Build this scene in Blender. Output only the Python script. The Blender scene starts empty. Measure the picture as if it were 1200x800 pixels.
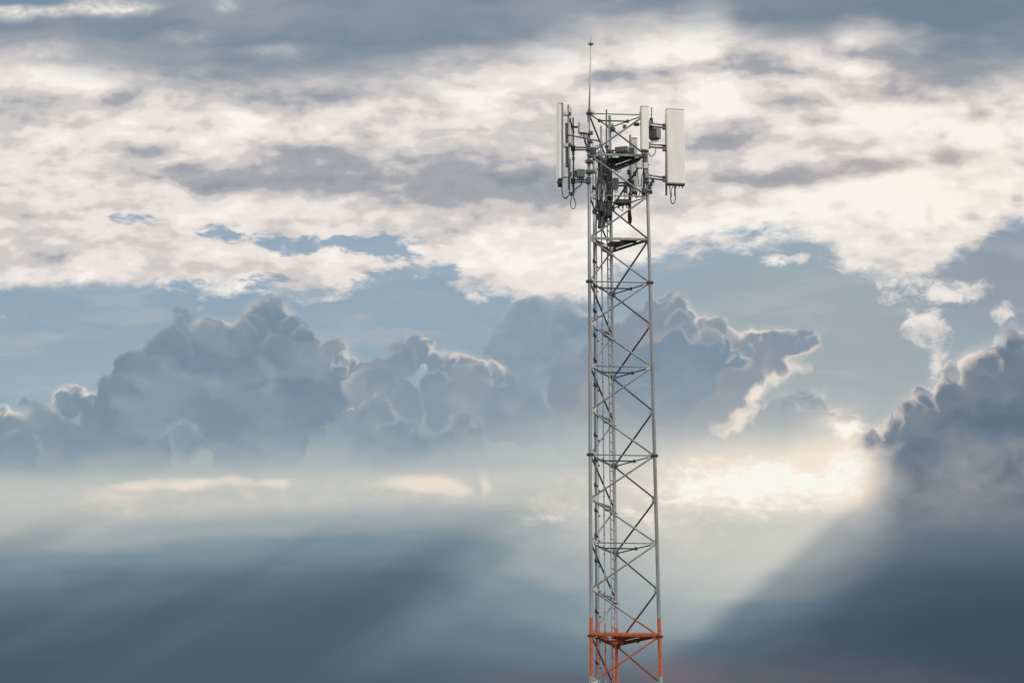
import bpy, bmesh, math, random
from mathutils import Vector, Matrix
random.seed(7)
S = bpy.context.scene
C = S.collection
R = math.radians

# ------------------------------------------------------------------ camera
PITCH, ROLL, F = R(13.2), R(0.55), 5660.0      # F: focal length in hundredths of the 1200 wide frame
EYE = Vector((0, 0, 1.6))
DIST = 150.0
fwd = Vector((0, math.cos(PITCH), math.sin(PITCH)))
up0 = Vector((0, -math.sin(PITCH), math.cos(PITCH)))
right0 = Vector((1, 0, 0))
# camera turned clockwise by ROLL, so the place leans counter-clockwise
right = right0 * math.cos(ROLL) - up0 * math.sin(ROLL)
up = up0 * math.cos(ROLL) + right0 * math.sin(ROLL)
cam = bpy.data.cameras.new('camera'); co = bpy.data.objects.new('camera', cam); C.objects.link(co)
m = Matrix((right, up, -fwd)).transposed().to_4x4(); m.translation = EYE
co.matrix_world = m
cam.sensor_width = 36; cam.lens = 36 * F / 1200; cam.clip_end = 60000; cam.clip_start = 0.5
S.camera = co

def Q(px, py, v=0.0):
    """survey helper: the point seen at (px, py) of the photograph that lies DIST + v metres north of the camera"""
    d = fwd * F + right * (px - 600) + up * (400 - py)
    return EYE + d * ((DIST + v) / d.y)

# ------------------------------------------------------------------ materials
def srgb(r, g, b):
    f = lambda c: c / 12.92 if c <= 0.04045 else ((c + 0.055) / 1.055) ** 2.4
    return (f(r / 255), f(g / 255), f(b / 255), 1)

def mat(name, col, rough=0.5, metal=0.0, var=0.15, scale=6.0, bump=0.0, dirt=None, dirt_amt=0.0, spec=0.5, bands=None, streak=False):
    m = bpy.data.materials.new(name); m.use_nodes = True
    nt = m.node_tree; N = nt.nodes; L = nt.links
    b = N['Principled BSDF']; b.inputs['Roughness'].default_value = rough; b.inputs['Metallic'].default_value = metal
    b.inputs['Specular IOR Level'].default_value = spec
    geo = N.new('ShaderNodeNewGeometry')
    mp = N.new('ShaderNodeMapping'); L.new(geo.outputs['Position'], mp.inputs[0])
    if streak: mp.inputs['Scale'].default_value = (1, 1, 0.12)
    n = N.new('ShaderNodeTexNoise'); n.inputs['Scale'].default_value = scale; n.inputs['Detail'].default_value = 5
    L.new(mp.outputs[0], n.inputs['Vector'])
    r = N.new('ShaderNodeValToRGB'); L.new(n.outputs['Fac'], r.inputs[0])
    lo = [c * (1 - var) for c in col[:3]] + [1]; hi = [min(1, c * (1 + var)) for c in col[:3]] + [1]
    r.color_ramp.elements[0].color = lo; r.color_ramp.elements[0].position = 0.32
    r.color_ramp.elements[1].color = hi; r.color_ramp.elements[1].position = 0.68
    out = r.outputs[0]
    if bands:                                   # painted obstruction bands at fixed heights on the steel
        pcol, zs = bands
        sx = N.new('ShaderNodeSeparateXYZ'); L.new(geo.outputs['Position'], sx.inputs[0])
        nb_ = N.new('ShaderNodeTexNoise'); nb_.inputs['Scale'].default_value = 14; nb_.inputs['Detail'].default_value = 4; L.new(geo.outputs['Position'], nb_.inputs['Vector'])
        zz_ = N.new('ShaderNodeMath'); zz_.operation = 'MULTIPLY_ADD'; L.new(nb_.outputs['Fac'], zz_.inputs[0]); zz_.inputs[1].default_value = 0.10; L.new(sx.outputs[2], zz_.inputs[2])
        tot = None
        for z0, z1 in zs:
            a = N.new('ShaderNodeMath'); a.operation = 'GREATER_THAN'; L.new(zz_.outputs[0], a.inputs[0]); a.inputs[1].default_value = z0
            c = N.new('ShaderNodeMath'); c.operation = 'LESS_THAN'; L.new(zz_.outputs[0], c.inputs[0]); c.inputs[1].default_value = z1
            p = N.new('ShaderNodeMath'); p.operation = 'MULTIPLY'; L.new(a.outputs[0], p.inputs[0]); L.new(c.outputs[0], p.inputs[1])
            if tot is None: tot = p
            else:
                q = N.new('ShaderNodeMath'); q.operation = 'ADD'; L.new(tot.outputs[0], q.inputs[0]); L.new(p.outputs[0], q.inputs[1]); tot = q
        n3 = N.new('ShaderNodeTexNoise'); n3.inputs['Scale'].default_value = 9; n3.inputs['Detail'].default_value = 6
        L.new(geo.outputs['Position'], n3.inputs['Vector'])
        r3 = N.new('ShaderNodeValToRGB'); L.new(n3.outputs['Fac'], r3.inputs[0])
        r3.color_ramp.elements[0].color = [c * 0.62 for c in pcol[:3]] + [1]; r3.color_ramp.elements[0].position = 0.35
        r3.color_ramp.elements[1].color = pcol; r3.color_ramp.elements[1].position = 0.6
        mx = N.new('ShaderNodeMix'); mx.data_type = 'RGBA'
        L.new(tot.outputs[0], mx.inputs['Factor']); L.new(out, mx.inputs['A']); L.new(r3.outputs[0], mx.inputs['B'])
        out = mx.outputs['Result']
        mm = N.new('ShaderNodeMath'); mm.operation = 'MULTIPLY_ADD'; L.new(tot.outputs[0], mm.inputs[0])
        mm.inputs[1].default_value = -metal; mm.inputs[2].default_value = metal; L.new(mm.outputs[0], b.inputs['Metallic'])
    if dirt_amt:
        n2 = N.new('ShaderNodeTexNoise'); n2.inputs['Scale'].default_value = scale * 2.2; n2.inputs['Detail'].default_value = 8
        mp2 = N.new('ShaderNodeMapping'); mp2.inputs['Scale'].default_value = (1, 1, 0.1)
        L.new(geo.outputs['Position'], mp2.inputs[0]); L.new(mp2.outputs[0], n2.inputs['Vector'])
        r2 = N.new('ShaderNodeValToRGB'); L.new(n2.outputs['Fac'], r2.inputs[0])
        r2.color_ramp.elements[0].position = 0.52; r2.color_ramp.elements[1].position = 0.8
        r2.color_ramp.elements[0].color = (0, 0, 0, 1); r2.color_ramp.elements[1].color = (dirt_amt,) * 3 + (1,)
        mx = N.new('ShaderNodeMix'); mx.data_type = 'RGBA'
        L.new(r2.outputs[0], mx.inputs['Factor']); L.new(out, mx.inputs['A']); mx.inputs['B'].default_value = dirt
        out = mx.outputs['Result']
    L.new(out, b.inputs['Base Color'])
    if bump:
        bp = N.new('ShaderNodeBump'); bp.inputs['Strength'].default_value = bump; bp.inputs['Distance'].default_value = 0.01
        L.new(n.outputs['Fac'], bp.inputs['Height']); L.new(bp.outputs[0], b.inputs['Normal'])
    return m

z_paint1 = Q(692, 722, -0.7).z; z_paint0 = Q(692, 790, -0.7).z
BANDS = [(z_paint0, z_paint1), (12.0, 18.0), (0.0, 6.0)]
ORANGE = srgb(190, 86, 30)
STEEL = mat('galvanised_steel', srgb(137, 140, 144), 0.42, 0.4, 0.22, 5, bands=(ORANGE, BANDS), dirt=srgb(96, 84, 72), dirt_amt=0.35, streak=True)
DULL = mat('shaded_weathered_steel', srgb(80, 83, 88), 0.6, 0.3, 0.25, 6, bands=(srgb(146, 64, 34), BANDS), dirt=srgb(70, 58, 48), dirt_amt=0.4)  # darker copy of steel and orange; rear-face shade is put into the colour
BARE = mat('bare_flange_steel', srgb(84, 86, 90), 0.6, 0.4, 0.3, 9)
GRATE = mat('platform_plate', srgb(128, 130, 132), 0.6, 0.3, 0.2, 4, bands=(srgb(176, 72, 36), BANDS), dirt=srgb(90, 78, 66), dirt_amt=0.4)
RADOME = mat('radome_plastic', srgb(234, 230, 223), 0.5, 0, 0.035, 2.5, dirt=srgb(198, 190, 178), dirt_amt=0.3)
RADOME_SIDE = mat('radome_back_shell', srgb(128, 132, 138), 0.5, 0.2, 0.08, 4)
RRU = mat('radio_housing', srgb(212, 210, 205), 0.55, 0, 0.07, 5, dirt=srgb(150, 142, 128), dirt_amt=0.4)
FIN = mat('radio_heat_sink', srgb(140, 142, 142), 0.55, 0.2, 0.12, 6)
RUBBER = mat('black_rubber', srgb(38, 39, 42), 0.6, 0, 0.2, 8)
CABLE = mat('cable_sheath', srgb(46, 48, 52), 0.5, 0, 0.25, 8)
CABLEG = mat('grey_cable_sheath', srgb(120, 124, 130), 0.5, 0, 0.2, 8)
CLAMP = mat('white_clamp', srgb(205, 204, 198), 0.5, 0.1, 0.1, 8)
TAGO = mat('orange_tag', srgb(215, 95, 40), 0.5, 0, 0.1, 8)
GUSSET = mat('bright_galvanised_plate', srgb(188, 189, 188), 0.5, 0.15, 0.15, 14, bands=(ORANGE, BANDS), dirt=srgb(110, 98, 84), dirt_amt=0.5)
FEEDER = mat('blue_grey_feeder_sheath', srgb(92, 104, 118), 0.5, 0, 0.2, 8)
ROD = mat('pale_rod_finish', srgb(182, 183, 182), 0.45, 0.1, 0.1, 5)
CONC = mat('concrete', srgb(140, 136, 128), 0.9, 0, 0.2, 2, bump=0.3)

# ------------------------------------------------------------------ mesh helpers
def tube(bm, pts, r, n=8, caps=True):
    pts = [Vector(p) for p in pts]
    rs = r if isinstance(r, (list, tuple)) else [r] * len(pts)
    rings = []; ref = None
    for i, p in enumerate(pts):
        t = (pts[min(i + 1, len(pts) - 1)] - pts[max(i - 1, 0)]).normalized()
        if ref is None:
            ref = Vector((0, 0, 1)) if abs(t.z) < 0.9 else Vector((1, 0, 0))
        a = (ref - t * ref.dot(t)).normalized(); b = t.cross(a); ref = a
        rings.append([bm.verts.new(p + (a * math.cos(2 * math.pi * k / n) + b * math.sin(2 * math.pi * k / n)) * rs[i]) for k in range(n)])
    for i in range(len(rings) - 1):
        for k in range(n):
            f = bm.faces.new((rings[i][k], rings[i][(k + 1) % n], rings[i + 1][(k + 1) % n], rings[i + 1][k])); f.smooth = True
    if caps:
        bm.faces.new(list(reversed(rings[0]))); bm.faces.new(rings[-1])

def box(bm, c, size, yaw=0.0, bev=0.0, axes=None):
    c = Vector(c); hx, hy, hz = (s / 2 for s in size)
    if axes is None:
        axes = (Vector((math.cos(yaw), math.sin(yaw), 0)), Vector((-math.sin(yaw), math.cos(yaw), 0)), Vector((0, 0, 1)))
    vs = [bm.verts.new(c + axes[0] * (sx * hx) + axes[1] * (sy * hy) + axes[2] * (sz * hz)) for sx in (-1, 1) for sy in (-1, 1) for sz in (-1, 1)]
    idx = [(0, 1, 3, 2), (4, 6, 7, 5), (0, 4, 5, 1), (2, 3, 7, 6), (0, 2, 6, 4), (1, 5, 7, 3)]
    fs = [bm.faces.new([vs[i] for i in q]) for q in idx]
    if bev:
        es = list({e for f in fs for e in f.edges})
        bmesh.ops.bevel(bm, geom=es, offset=bev, segments=3, profile=0.5, affect='EDGES')

def angle_bar(bm, p0, p1, w, t=0.008, roll=0.0):
    """an L-section bar from p0 to p1"""
    p0, p1 = Vector(p0), Vector(p1); d = (p1 - p0); ln = d.length; d.normalize()
    ref = Vector((0, 0, 1)) if abs(d.z) < 0.95 else Vector((1, 0, 0))
    a = (ref - d * ref.dot(d)).normalized(); b = d.cross(a)
    a2 = a * math.cos(roll) + b * math.sin(roll); b2 = d.cross(a2)
    mid = (p0 + p1) / 2
    box(bm, mid + a2 * (w / 2), (ln, t, w), axes=(d, b2, a2))
    box(bm, mid + b2 * (w / 2 + t / 2 + 0.0005), (ln, w, t), axes=(d, b2, a2))

class Part:
    """collects shapes given in world metres, then links them as ONE mesh object"""
    def __init__(s): s.bm = bmesh.new()
    def tube(s, *a, **k): tube(s.bm, *a, **k); return s
    def box(s, *a, **k): box(s.bm, *a, **k); return s
    def angle(s, *a, **k): angle_bar(s.bm, *a, **k); return s
    def link(s, name, material, parent=None, label=None):
        me = bpy.data.meshes.new(name)
        o = bpy.data.objects.new(name, me); C.objects.link(o)
        bmesh.ops.recalc_face_normals(s.bm, faces=s.bm.faces)
        vs = [v.co for v in s.bm.verts]
        lo = Vector([min(v[i] for v in vs) for i in range(3)]); hi = Vector([max(v[i] for v in vs) for i in range(3)])
        base = Vector(((lo.x + hi.x) / 2, (lo.y + hi.y) / 2, lo.z))
        bmesh.ops.translate(s.bm, verts=s.bm.verts, vec=-base)
        s.bm.to_mesh(me); s.bm.free(); me.materials.append(material)
        w = Vector((0, 0, 0)); p = parent
        while p is not None: w += p.location; p = p.parent
        o.location = base - w
        if parent: o.parent = parent
        if label: o['label'] = label
        return o

def thing(name, label, cat, loc, group=None):
    o = bpy.data.objects.new(name, None); C.objects.link(o); o.location = loc; o.empty_display_size = 0.3
    o['label'] = label; o['category'] = cat
    if group: o['group'] = group
    return o

def tag(o, label, cat, group=None):
    o['label'] = label; o['category'] = cat
    if group: o['group'] = group

# ------------------------------------------------------------------ ground (below the frame)
g = Part(); n = 48
gv = [[g.bm.verts.new((-20000 + 40000 * i / n, -20000 + 40000 * j / n, 0)) for j in range(n + 1)] for i in range(n + 1)]
for i in range(n):
    for j in range(n):
        g.bm.faces.new((gv[i][j], gv[i + 1][j], gv[i + 1][j + 1], gv[i][j + 1]))
GR = mat('grass_ground', (0.07, 0.085, 0.035, 1), 0.95, 0, 0.4, 0.15)
go = g.link('ground', GR); go['kind'] = 'structure'

# ------------------------------------------------------------------ lattice tower
TH = R(7.5)
U = Vector((math.cos(TH), math.sin(TH), 0)); V = Vector((-math.sin(TH), math.cos(TH), 0))
zl = lambda py: Q(692, py, -0.65).z
za, zb = zl(240), zl(745)
def width_at(pl, pr, py): return (Q(pr, py, -0.4).x - Q(pl, py, -0.65).x) / math.cos(TH)
sa, sb = width_at(691.7, 760.6, 240), width_at(691.3, 771.4, 745)
def side(z): return sa + (sb - sa) * (z - za) / (zb - za)
def cx(z):
    xa = Q(691.7, 240, -0.65).x + 0.4577 * sa; xb = Q(691.3, 745, -0.65).x + 0.4577 * sb
    return (xa + xb) / 2
X0 = cx(0)
def legp(k, z):
    s = side(z); c = Vector((X0, DIST, z))
    return c + {'L': U * (-0.5 * s) - V * (0.2887 * s), 'R': U * (0.5 * s) - V * (0.2887 * s), 'B': V * (0.5774 * s)}[k]

lev = [zl(y) for y in (133, 229, 330, 429, 533, 636, 745)]
step = lev[-2] - lev[-1]
while lev[-1] - step > 0.6: lev.append(lev[-1] - step); step *= 1.03
lev.append(0.35)
mids = [(lev[i] + lev[i + 1]) / 2 for i in range(len(lev) - 1)]
tower = thing('lattice_tower', 'tall three-legged steel lattice tower in galvanised grey with an orange painted band', 'tower', (X0, DIST, 0))
Z_TOP = lev[0]
legs = {}
for k, top in (('L', Z_TOP), ('R', Z_TOP - 0.05), ('B', Z_TOP + 0.4)):
    p = Part()
    zs = [0.3, 12, 24, lev[6], lev[4], lev[2], top]
    rr = [0.085, 0.075, 0.066, 0.063, 0.058, 0.054, 0.050]
    p.tube([legp(k, z) for z in zs], rr, n=14)
    legs[k] = p.link('leg', STEEL, tower)
    for i in range(2, len(lev), 2):
        if lev[i] < 1: continue
        q = legp(k, lev[i])
        f = Part()
        f.tube([q + Vector((0, 0, -0.026)), q + Vector((0, 0, -0.003))], 0.115, n=16)
        f.tube([q + Vector((0, 0, 0.003)), q + Vector((0, 0, 0.026))], 0.115, n=16)
        for a in range(8):
            d = Vector((math.cos(a * math.pi / 4), math.sin(a * math.pi / 4), 0)) * 0.092
            f.tube([q + d + Vector((0, 0, -0.045)), q + d + Vector((0, 0, 0.045))], 0.011, n=6)
        f.link('flange', BARE, legs[k])
    fp = Part(); q = legp(k, 0.3); fp.box((q.x, q.y, 0.15), (0.9, 0.9, 0.36), bev=0.03); fp.link('footing', CONC, legs[k])

def gusset(k, z, tgt, h=0.24):
    """bolted plate on a leg, in the plane of the face towards leg tgt"""
    a = legp(k, z); d = legp(tgt, z) - a; d.normalize()
    zz = Vector((0, 0, 1)); nrm = d.cross(zz)
    p = Part(); c = a + d * 0.125
    p.box(c, (0.15, 0.016, h), axes=(d, nrm, zz))
    for s in (-1, 1):
        for t_ in (0.3, 0.75):
            b = c + zz * (s * h * 0.5 * t_) + d * 0.02
            p.tube([b - nrm * 0.022, b + nrm * 0.022], 0.013, n=6)
    p.link('gusset_plate', GUSSET, legs[k])

def brace(a, b, r, name, m_, off=0.11):
    d = (b - a).normalized()
    p = Part(); a2, b2 = a + d * off, b - d * off
    p.tube([a2, a2 + d * 0.09, a2 + d * 0.1, b2 - d * 0.1, b2 - d * 0.09, b2], [r * .85, r * .85, r, r, r * .85, r * .85], n=8)
    return p.link(name, m_, tower)

seq = [('R', 'L'), ('L', 'B'), ('B', 'R')]      # (leg at the level, leg at the middle) of each face's zigzag
for i, z in enumerate(lev):
    for lk, mk in seq:
        m1 = STEEL if (lk, mk) == ('R', 'L') else DULL  # rear-face members take the darker steel, shade painted into its colour
        if i < len(lev) - 1:
            if not (i == 0 and False):
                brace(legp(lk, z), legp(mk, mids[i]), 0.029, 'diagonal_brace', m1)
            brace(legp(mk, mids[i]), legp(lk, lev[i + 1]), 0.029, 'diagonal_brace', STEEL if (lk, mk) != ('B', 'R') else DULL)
            if z < 50: gusset(mk, mids[i], lk, 0.26)
        if z > 0.5:
            gusset(lk, z, mk, 0.2)
            gusset(mk, z, lk, 0.12)
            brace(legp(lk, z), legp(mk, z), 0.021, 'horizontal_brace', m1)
    if z > 0.5:
        a = (legp('L', z) + legp('B', z)) / 2; b = (legp('B', z) + legp('R', z)) / 2
        d = (b - a).normalized()
        p = Part(); p.tube([a - d * 0.05, b + d * 0.05], 0.024, n=8)
        for q in (a, b): p.tube([q + Vector((0, 0, -0.05)), q + Vector((0, 0, 0.05))], 0.042, n=8)
        p.link('plan_brace', DULL, tower)

# rest platforms: a triangular steel frame carrying two plates
def platform(z, top=False):
    pl = bpy.data.objects.new('platform', None); C.objects.link(pl); pl.parent = tower; pl.location = (0, 0, z)
    for a, b in (('L', 'R'), ('L', 'B'), ('B', 'R')):
        p = Part(); pa, pb = legp(a, z), legp(b, z); d = (pb - pa).normalized()
        nrm = Vector((0, 0, 1)).cross(d)
        p.box((pa + pb) / 2, ((pb - pa).length - 0.16, 0.05, 0.07), axes=(d, nrm, Vector((0, 0, 1))))
        p.box((pa + pb) / 2 + nrm * 0.06 + Vector((0, 0, 0.030)), ((pb - pa).length - 0.4, 0.11, 0.008), axes=(d, nrm, Vector((0, 0, 1))))
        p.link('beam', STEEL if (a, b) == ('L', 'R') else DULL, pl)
    l, r_, b = legp('L', z), legp('R', z), legp('B', z)
    def plate(name, pts):
        p = Part(); t = Vector((0, 0, 0.03))
        lo = [p.bm.verts.new(q + Vector((0, 0, 0.046))) for q in pts]; hi = [p.bm.verts.new(q + Vector((0, 0, 0.054))) for q in pts]
        p.bm.faces.new(lo); p.bm.faces.new(hi[::-1])
        for i in range(len(pts)): j = (i + 1) % len(pts); p.bm.faces.new((lo[i], hi[i], hi[j], lo[j]))
        p.link(name, GRATE, pl)
    mix = lambda wl, wr, wb: l * wl + r_ * wr + b * wb
    plate('plate', [mix(.90, .08, .02), mix(.42, .56, .02), mix(.42, .44, .14), mix(.82, .08, .10)])
    plate('plate', [mix(.38, .60, .02), mix(.05, .93, .02), mix(.04, .68, .28), mix(.30, .46, .24)])
    plate('plate', [mix(.44, .26, .30), mix(.03, .66, .31), mix(.03, .16, .81), mix(.36, .06, .58)])
    for w0, w1 in (((.42, .55, .03), (.10, .10, .80)), ((.28, .48, .24), (.03, .69, .28)), ((.9, .02, .08), (.45, .08, .47))):
        p = Part(); p.angle(mix(*w0) - Vector((0, 0, 0.01)), mix(*w1) - Vector((0, 0, 0.01)), 0.06); p.link('joist', DULL, pl)
for z in (mids[0], mids[1], lev[6]): platform(z + (0.0 if z != lev[6] else 0.06))

# ladder inside the back corner
def at_back(px, v, z):              # a vertical member seen at px at the middle of the view, following the legs' lean
    q = Q(px, 533, v); zr = lev[4]
    s = side(z) / side(zr)
    return Vector((X0 + (q.x - X0) * s, DIST + v * s, z))
ladder = bpy.data.objects.new('ladder', None); C.objects.link(ladder); ladder.parent = tower; ladder.location = (0, 0, 0)
LT = Z_TOP - 1.6
ra = lambda z: at_back(714.6, 0.62, z); rb = lambda z: at_back(718.6, 1.02, z)
for f in (ra, rb):
    p = Part(); p.tube([f(1.0), f(LT)], 0.021, n=8); p.link('rail', STEEL, ladder)
z = 1.2; rest = Part(); zview = zl(830)
while z < LT:
    if z > zview: p = Part(); p.tube([ra(z), rb(z)], 0.016, n=6); p.link('rung', STEEL, ladder)
    else: rest.tube([ra(z), rb(z)], 0.014, n=6)
    z += 0.315
o = rest.link('rung', STEEL, ladder); o['kind'] = 'stuff'
# safety rail and bracket arms
p = Part(); f6 = lambda z: at_back(707.2, 0.25, z)
p.tube([f6(1.0), f6(LT + 0.9)], 0.022, n=8)
z = 1.4
while z < LT: p.box(f6(z), (0.06, 0.06, 0.035)); z += 0.62
p.link('climbing_rail', STEEL, tower)
trayf = lambda z: at_back(697.0, -0.45, z); tray_r = lambda z: at_back(700.6, -0.05, z)
tray = bpy.data.objects.new('cable_tray', None); C.objects.link(tray); tray.parent = tower; tray.location = (0, 0, 0)
for f, r_ in ((trayf, 0.012), (tray_r, 0.022)):
    p = Part(); p.tube([f(1.0), f(Z_TOP - 0.9)], r_, n=8); p.link('rail', STEEL if r_ > .015 else DULL, tray)
z = zl(391) % 0.81
nn = 0
rest = Part(); rest_n = 0
while z < Z_TOP - 1.2:
    a, b = trayf(z), tray_r(z)
    def cleat(p):
        p.box(a * .72 + b * .28, (0.115, 0.10, 0.05)); p.box(a * .97 + b * .03 + Vector((0, -0.03, .03)), (0.07, 0.05, 0.07))
        p.tube([a, b], 0.011, n=6)
        p.box(b + Vector((0.035, 0, -.1)), (0.05, 0.05, 0.04))
    if z > zview: p = Part(); cleat(p); p.link('cleat', RUBBER, tray)
    else: cleat(rest); rest_n += 1
    z += 0.81
if rest_n: o = rest.link('cleat', RUBBER, tray); o['kind'] = 'stuff'
for i, z in enumerate(lev[:-1]):
    if i == 0: continue
    zz = z - 0.02
    p = Part(); a, b, c = tray_r(zz), ra(zz - 0.06), legp('B', zz)
    p.tube([a, f6(zz - .03), b, b * .4 + c * .6 + Vector((0, 0, 0.10)), c + Vector((0, 0, .22))], 0.018, n=7); p.link('bracket_arm', STEEL, tower)
for i, z in enumerate(mids):
    p = Part(); zz = z - 0.06
    p.angle(tray_r(zz) - Vector((.1, .1, 0)), ra(zz), 0.09); p.angle(f6(zz - .13), rb(zz - .1) + Vector((.05, .02, 0)), 0.10)
    p.link('support_angle', STEEL if i % 2 else GRATE, tower)

# feeder cables strapped along the tray: each runs on its own
for j in range(3):
    t = 0.20 + 0.13 * j
    f = lambda z: trayf(z) * (1 - t) + tray_r(z) * t + Vector((0, 0.03 * (j % 2), 0))
    p = Part()
    p.tube([f(1.0), f(12), f(24), f(zl(640)), f(zl(430)), f(zl(300)), f(zl(262)) + Vector((0.02 * j, .05, 0)), f(zl(235)) + Vector((0.06 + .05 * j, .2, 0))], 0.014, n=7)
    o = p.link('feeder_cable', FEEDER)
    tag(o, 'grey feeder cable running up the tray behind the left leg of the tower', 'cable', 'feeder cables in the cable tray')

# ------------------------------------------------------------------ lightning rod
def P(px, py, v=0.0): return Q(px, py, v)
vL = legp('L', lev[1]).y - DIST; vR = legp('R', lev[1]).y - DIST
rod = thing('lightning_rod', 'tall thin lightning rod standing on the top of the left tower leg', 'lightning rod', P(691, 134, vL))
p = Part(); p.tube([P(690.6, 131, vL), P(691.2, 100, vL), P(692.3, 53, vL)], [.034, .026, .018], n=10); p.link('mast', ROD, rod)
p = Part(); p.tube([P(692.3, 53, vL), P(692.5, 31, vL)], [.013, .007], n=6); p.link('needle', ROD, rod)
p = Part(); c = P(692.3, 51.5, vL)
p.tube([c + Vector((0, 0, -.045)), c + Vector((0, 0, -.03)), c + Vector((0, 0, .02)), c + Vector((0, 0, .05))], [.03, .09, .09, .02], n=14); p.link('collar', STEEL, rod)
p = Part(); c = P(690.6, 132.5, vL)
p.tube([c + Vector((0, 0, -.06)), c + Vector((0, 0, -.03)), c + Vector((0, 0, -.01)), c + Vector((0, 0, .06)), c + Vector((0, 0, .12))], [.06, .115, .115, .06, .045], n=14); p.link('base_plate', BARE, rod)

# ------------------------------------------------------------------ antennas
def jumper(pts, r=0.013):
    """a slack cable through the given points, smoothed"""
    pts = [Vector(q) for q in pts]
    out = []
    ext = [pts[0] * 2 - pts[1]] + pts + [pts[-1] * 2 - pts[-2]]
    for i in range(1, len(ext) - 2):
        for t in (0, .2, .4, .6, .8):
            a, b, c, d = ext[i - 1:i + 3]
            out.append(0.5 * ((2 * b) + (c - a) * t + (2 * a - 5 * b + 4 * c - d) * t * t + (3 * b - a - 3 * c + d) * t ** 3))
    out.append(pts[-1])
    return out

def panel(label, center_top, center_bot, w, d, yaw, v_group='panel antennas', ports=5, front=RADOME, capm=None):
    """a sector panel: radome front, back shell, end caps and ports; yaw 0 faces the camera"""
    ct, cb = Vector(center_top), Vector(center_bot)
    zz = (ct - cb).normalized(); h = (ct - cb).length
    ax = Vector((math.cos(yaw), math.sin(yaw), 0)); ax = (ax - zz * ax.dot(zz)).normalized(); ay = zz.cross(ax)
    t = thing('panel_antenna', label, 'antenna', cb, v_group)
    c = (ct + cb) / 2
    p = Part(); p.box(c - ay * (d * 0.18), (w, d * 0.64, h), axes=(ax, ay, zz), bev=min(0.035, w * .18)); p.link('radome', front, t)
    p = Part(); p.box(c + ay * (d * 0.32), (w * 0.94, d * 0.36, h - 0.05), axes=(ax, ay, zz), bev=0.015); p.link('back_shell', RADOME_SIDE, t)
    p = Part(); p.box(cb - zz * 0.018 + ay * 0.0, (w * 0.95, d * 0.86, 0.05), axes=(ax, ay, zz), bev=0.012); p.link('end_cap', capm or CABLE, t)
    p = Part(); p.box(ct + zz * 0.006, (w * 0.97, d * 0.9, 0.035), axes=(ax, ay, zz), bev=0.012); p.link('top_cap', RADOME_SIDE, t)
    for k in range(ports):
        q = cb + ax * (w * (-0.36 + 0.72 * k / max(1, ports - 1))) - zz * 0.03
        pp = Part(); pp.tube([q, q - zz * 0.10], 0.02, n=8); pp.link('connector', CLAMP if k % 2 else STEEL, t)
    return t, ax, ay, zz

def radio(label, c, size, yaw, m1=RRU, fins=0, ports=4, tilt=0.0):
    t = thing('remote_radio_unit', label, 'radio unit', c, 'remote radio units')
    ax = Vector((math.cos(yaw), math.sin(yaw), 0)); ay = Vector((-math.sin(yaw), math.cos(yaw), 0)); zz = Vector((0, 0, 1))
    w, d, h = size
    p = Part(); p.box(c, (w, d * 0.7, h), axes=(ax, ay, zz), bev=0.018); p.link('housing', m1, t)
    if fins:
        p = Part()
        for k in range(fins):
            q = c + ax * (w * (-0.45 + 0.9 * k / (fins - 1))) - ay * (d * 0.42)
            p.box(q, (0.012, d * 0.22, h * 0.9), axes=(ax, ay, zz))
        p.link('heat_sink', FIN, t)
    p = Part(); p.box(c + ay * (d * 0.42), (w * 0.5, d * 0.2, h * 0.7), axes=(ax, ay, zz), bev=0.01); p.link('mount_plate', DULL, t)
    for k in range(ports):
        q = c + ax * (w * (-0.35 + 0.7 * k / max(1, ports - 1))) - zz * (h / 2 - 0.005)
        p = Part(); p.tube([q, q - zz * 0.05, q - zz * 0.055, q - zz * 0.12], [.022, .022, .013, .013], n=8); p.link('connector', RUBBER if k % 2 else CABLEG, t)
    return t

def cable(parent, pts, r=0.013, m_=CABLE):
    p = Part(); p.tube(jumper(pts), r, n=7); return p.link('cable', m_, parent)

def clampbox(parent, c, size, m_=CLAMP, name='bracket', yaw=0.0):
    p = Part(); p.box(c, size, yaw=yaw, bev=min(size) * .12)
    for s in (-1, 1):
        q = Vector(c) + Vector((0, 0, s * size[2] * 0.3))
        p.tube([q + Vector((-size[0] * .75, -size[1] * .2, 0)), q + Vector((size[0] * .75, -size[1] * .2, 0))], 0.012, n=6)
    return p.link(name, m_, parent)

# --- left sector
vA = vL - 0.1
mountl = thing('antenna_mount', 'pipe mount on horizontal arms at the left leg, carrying the edge-on panel', 'antenna mount', P(666.3, 222, vA), 'antenna mounts')
p = Part(); p.tube([P(666.0, 123, vA), P(666.8, 222, vA)], .034, n=12); p.link('pipe', STEEL, mountl)
p = Part(); p.tube([P(671.6, 138, vA + .35), P(672.2, 229, vA + .35)], .026, n=10); p.link('pipe', DULL, mountl)
p = Part(); p.tube([P(669, 126, vA + .25), P(669.4, 171, vA + .25)], .014, n=8); p.link('pipe', STEEL, mountl)
for py in (174, 212):
    p = Part()
    for dy, dv in ((-1.1, 0), (1.6, .1)):
        p.tube([P(670.5, py + dy, vA + .30 + dv), P(690.5, py + dy, vL)], .026, n=8)
    p.box(P(671.5, py, vA + .33), (.14, .16, .16)); p.box(P(689.5, py, vL), (.16, .2, .17))
    p.link('arm', DULL, mountl)
p = Part(); p.angle(P(671.5, 150.2, vA + .3), P(678.5, 150.2, vL + .1), .07); p.link('arm', DULL, mountl)
p = Part(); p.tube([P(664.5, 158, vA - .05), P(706, 166.2, vL + .25)], .022, n=8); p.link('stay_bar', DULL, mountl)
p = Part(); p.tube([P(667.5, 139, vA + .02), P(672.5, 155.5, vA + .3)], .03, n=8); p.link('strut', RUBBER, mountl)
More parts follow.
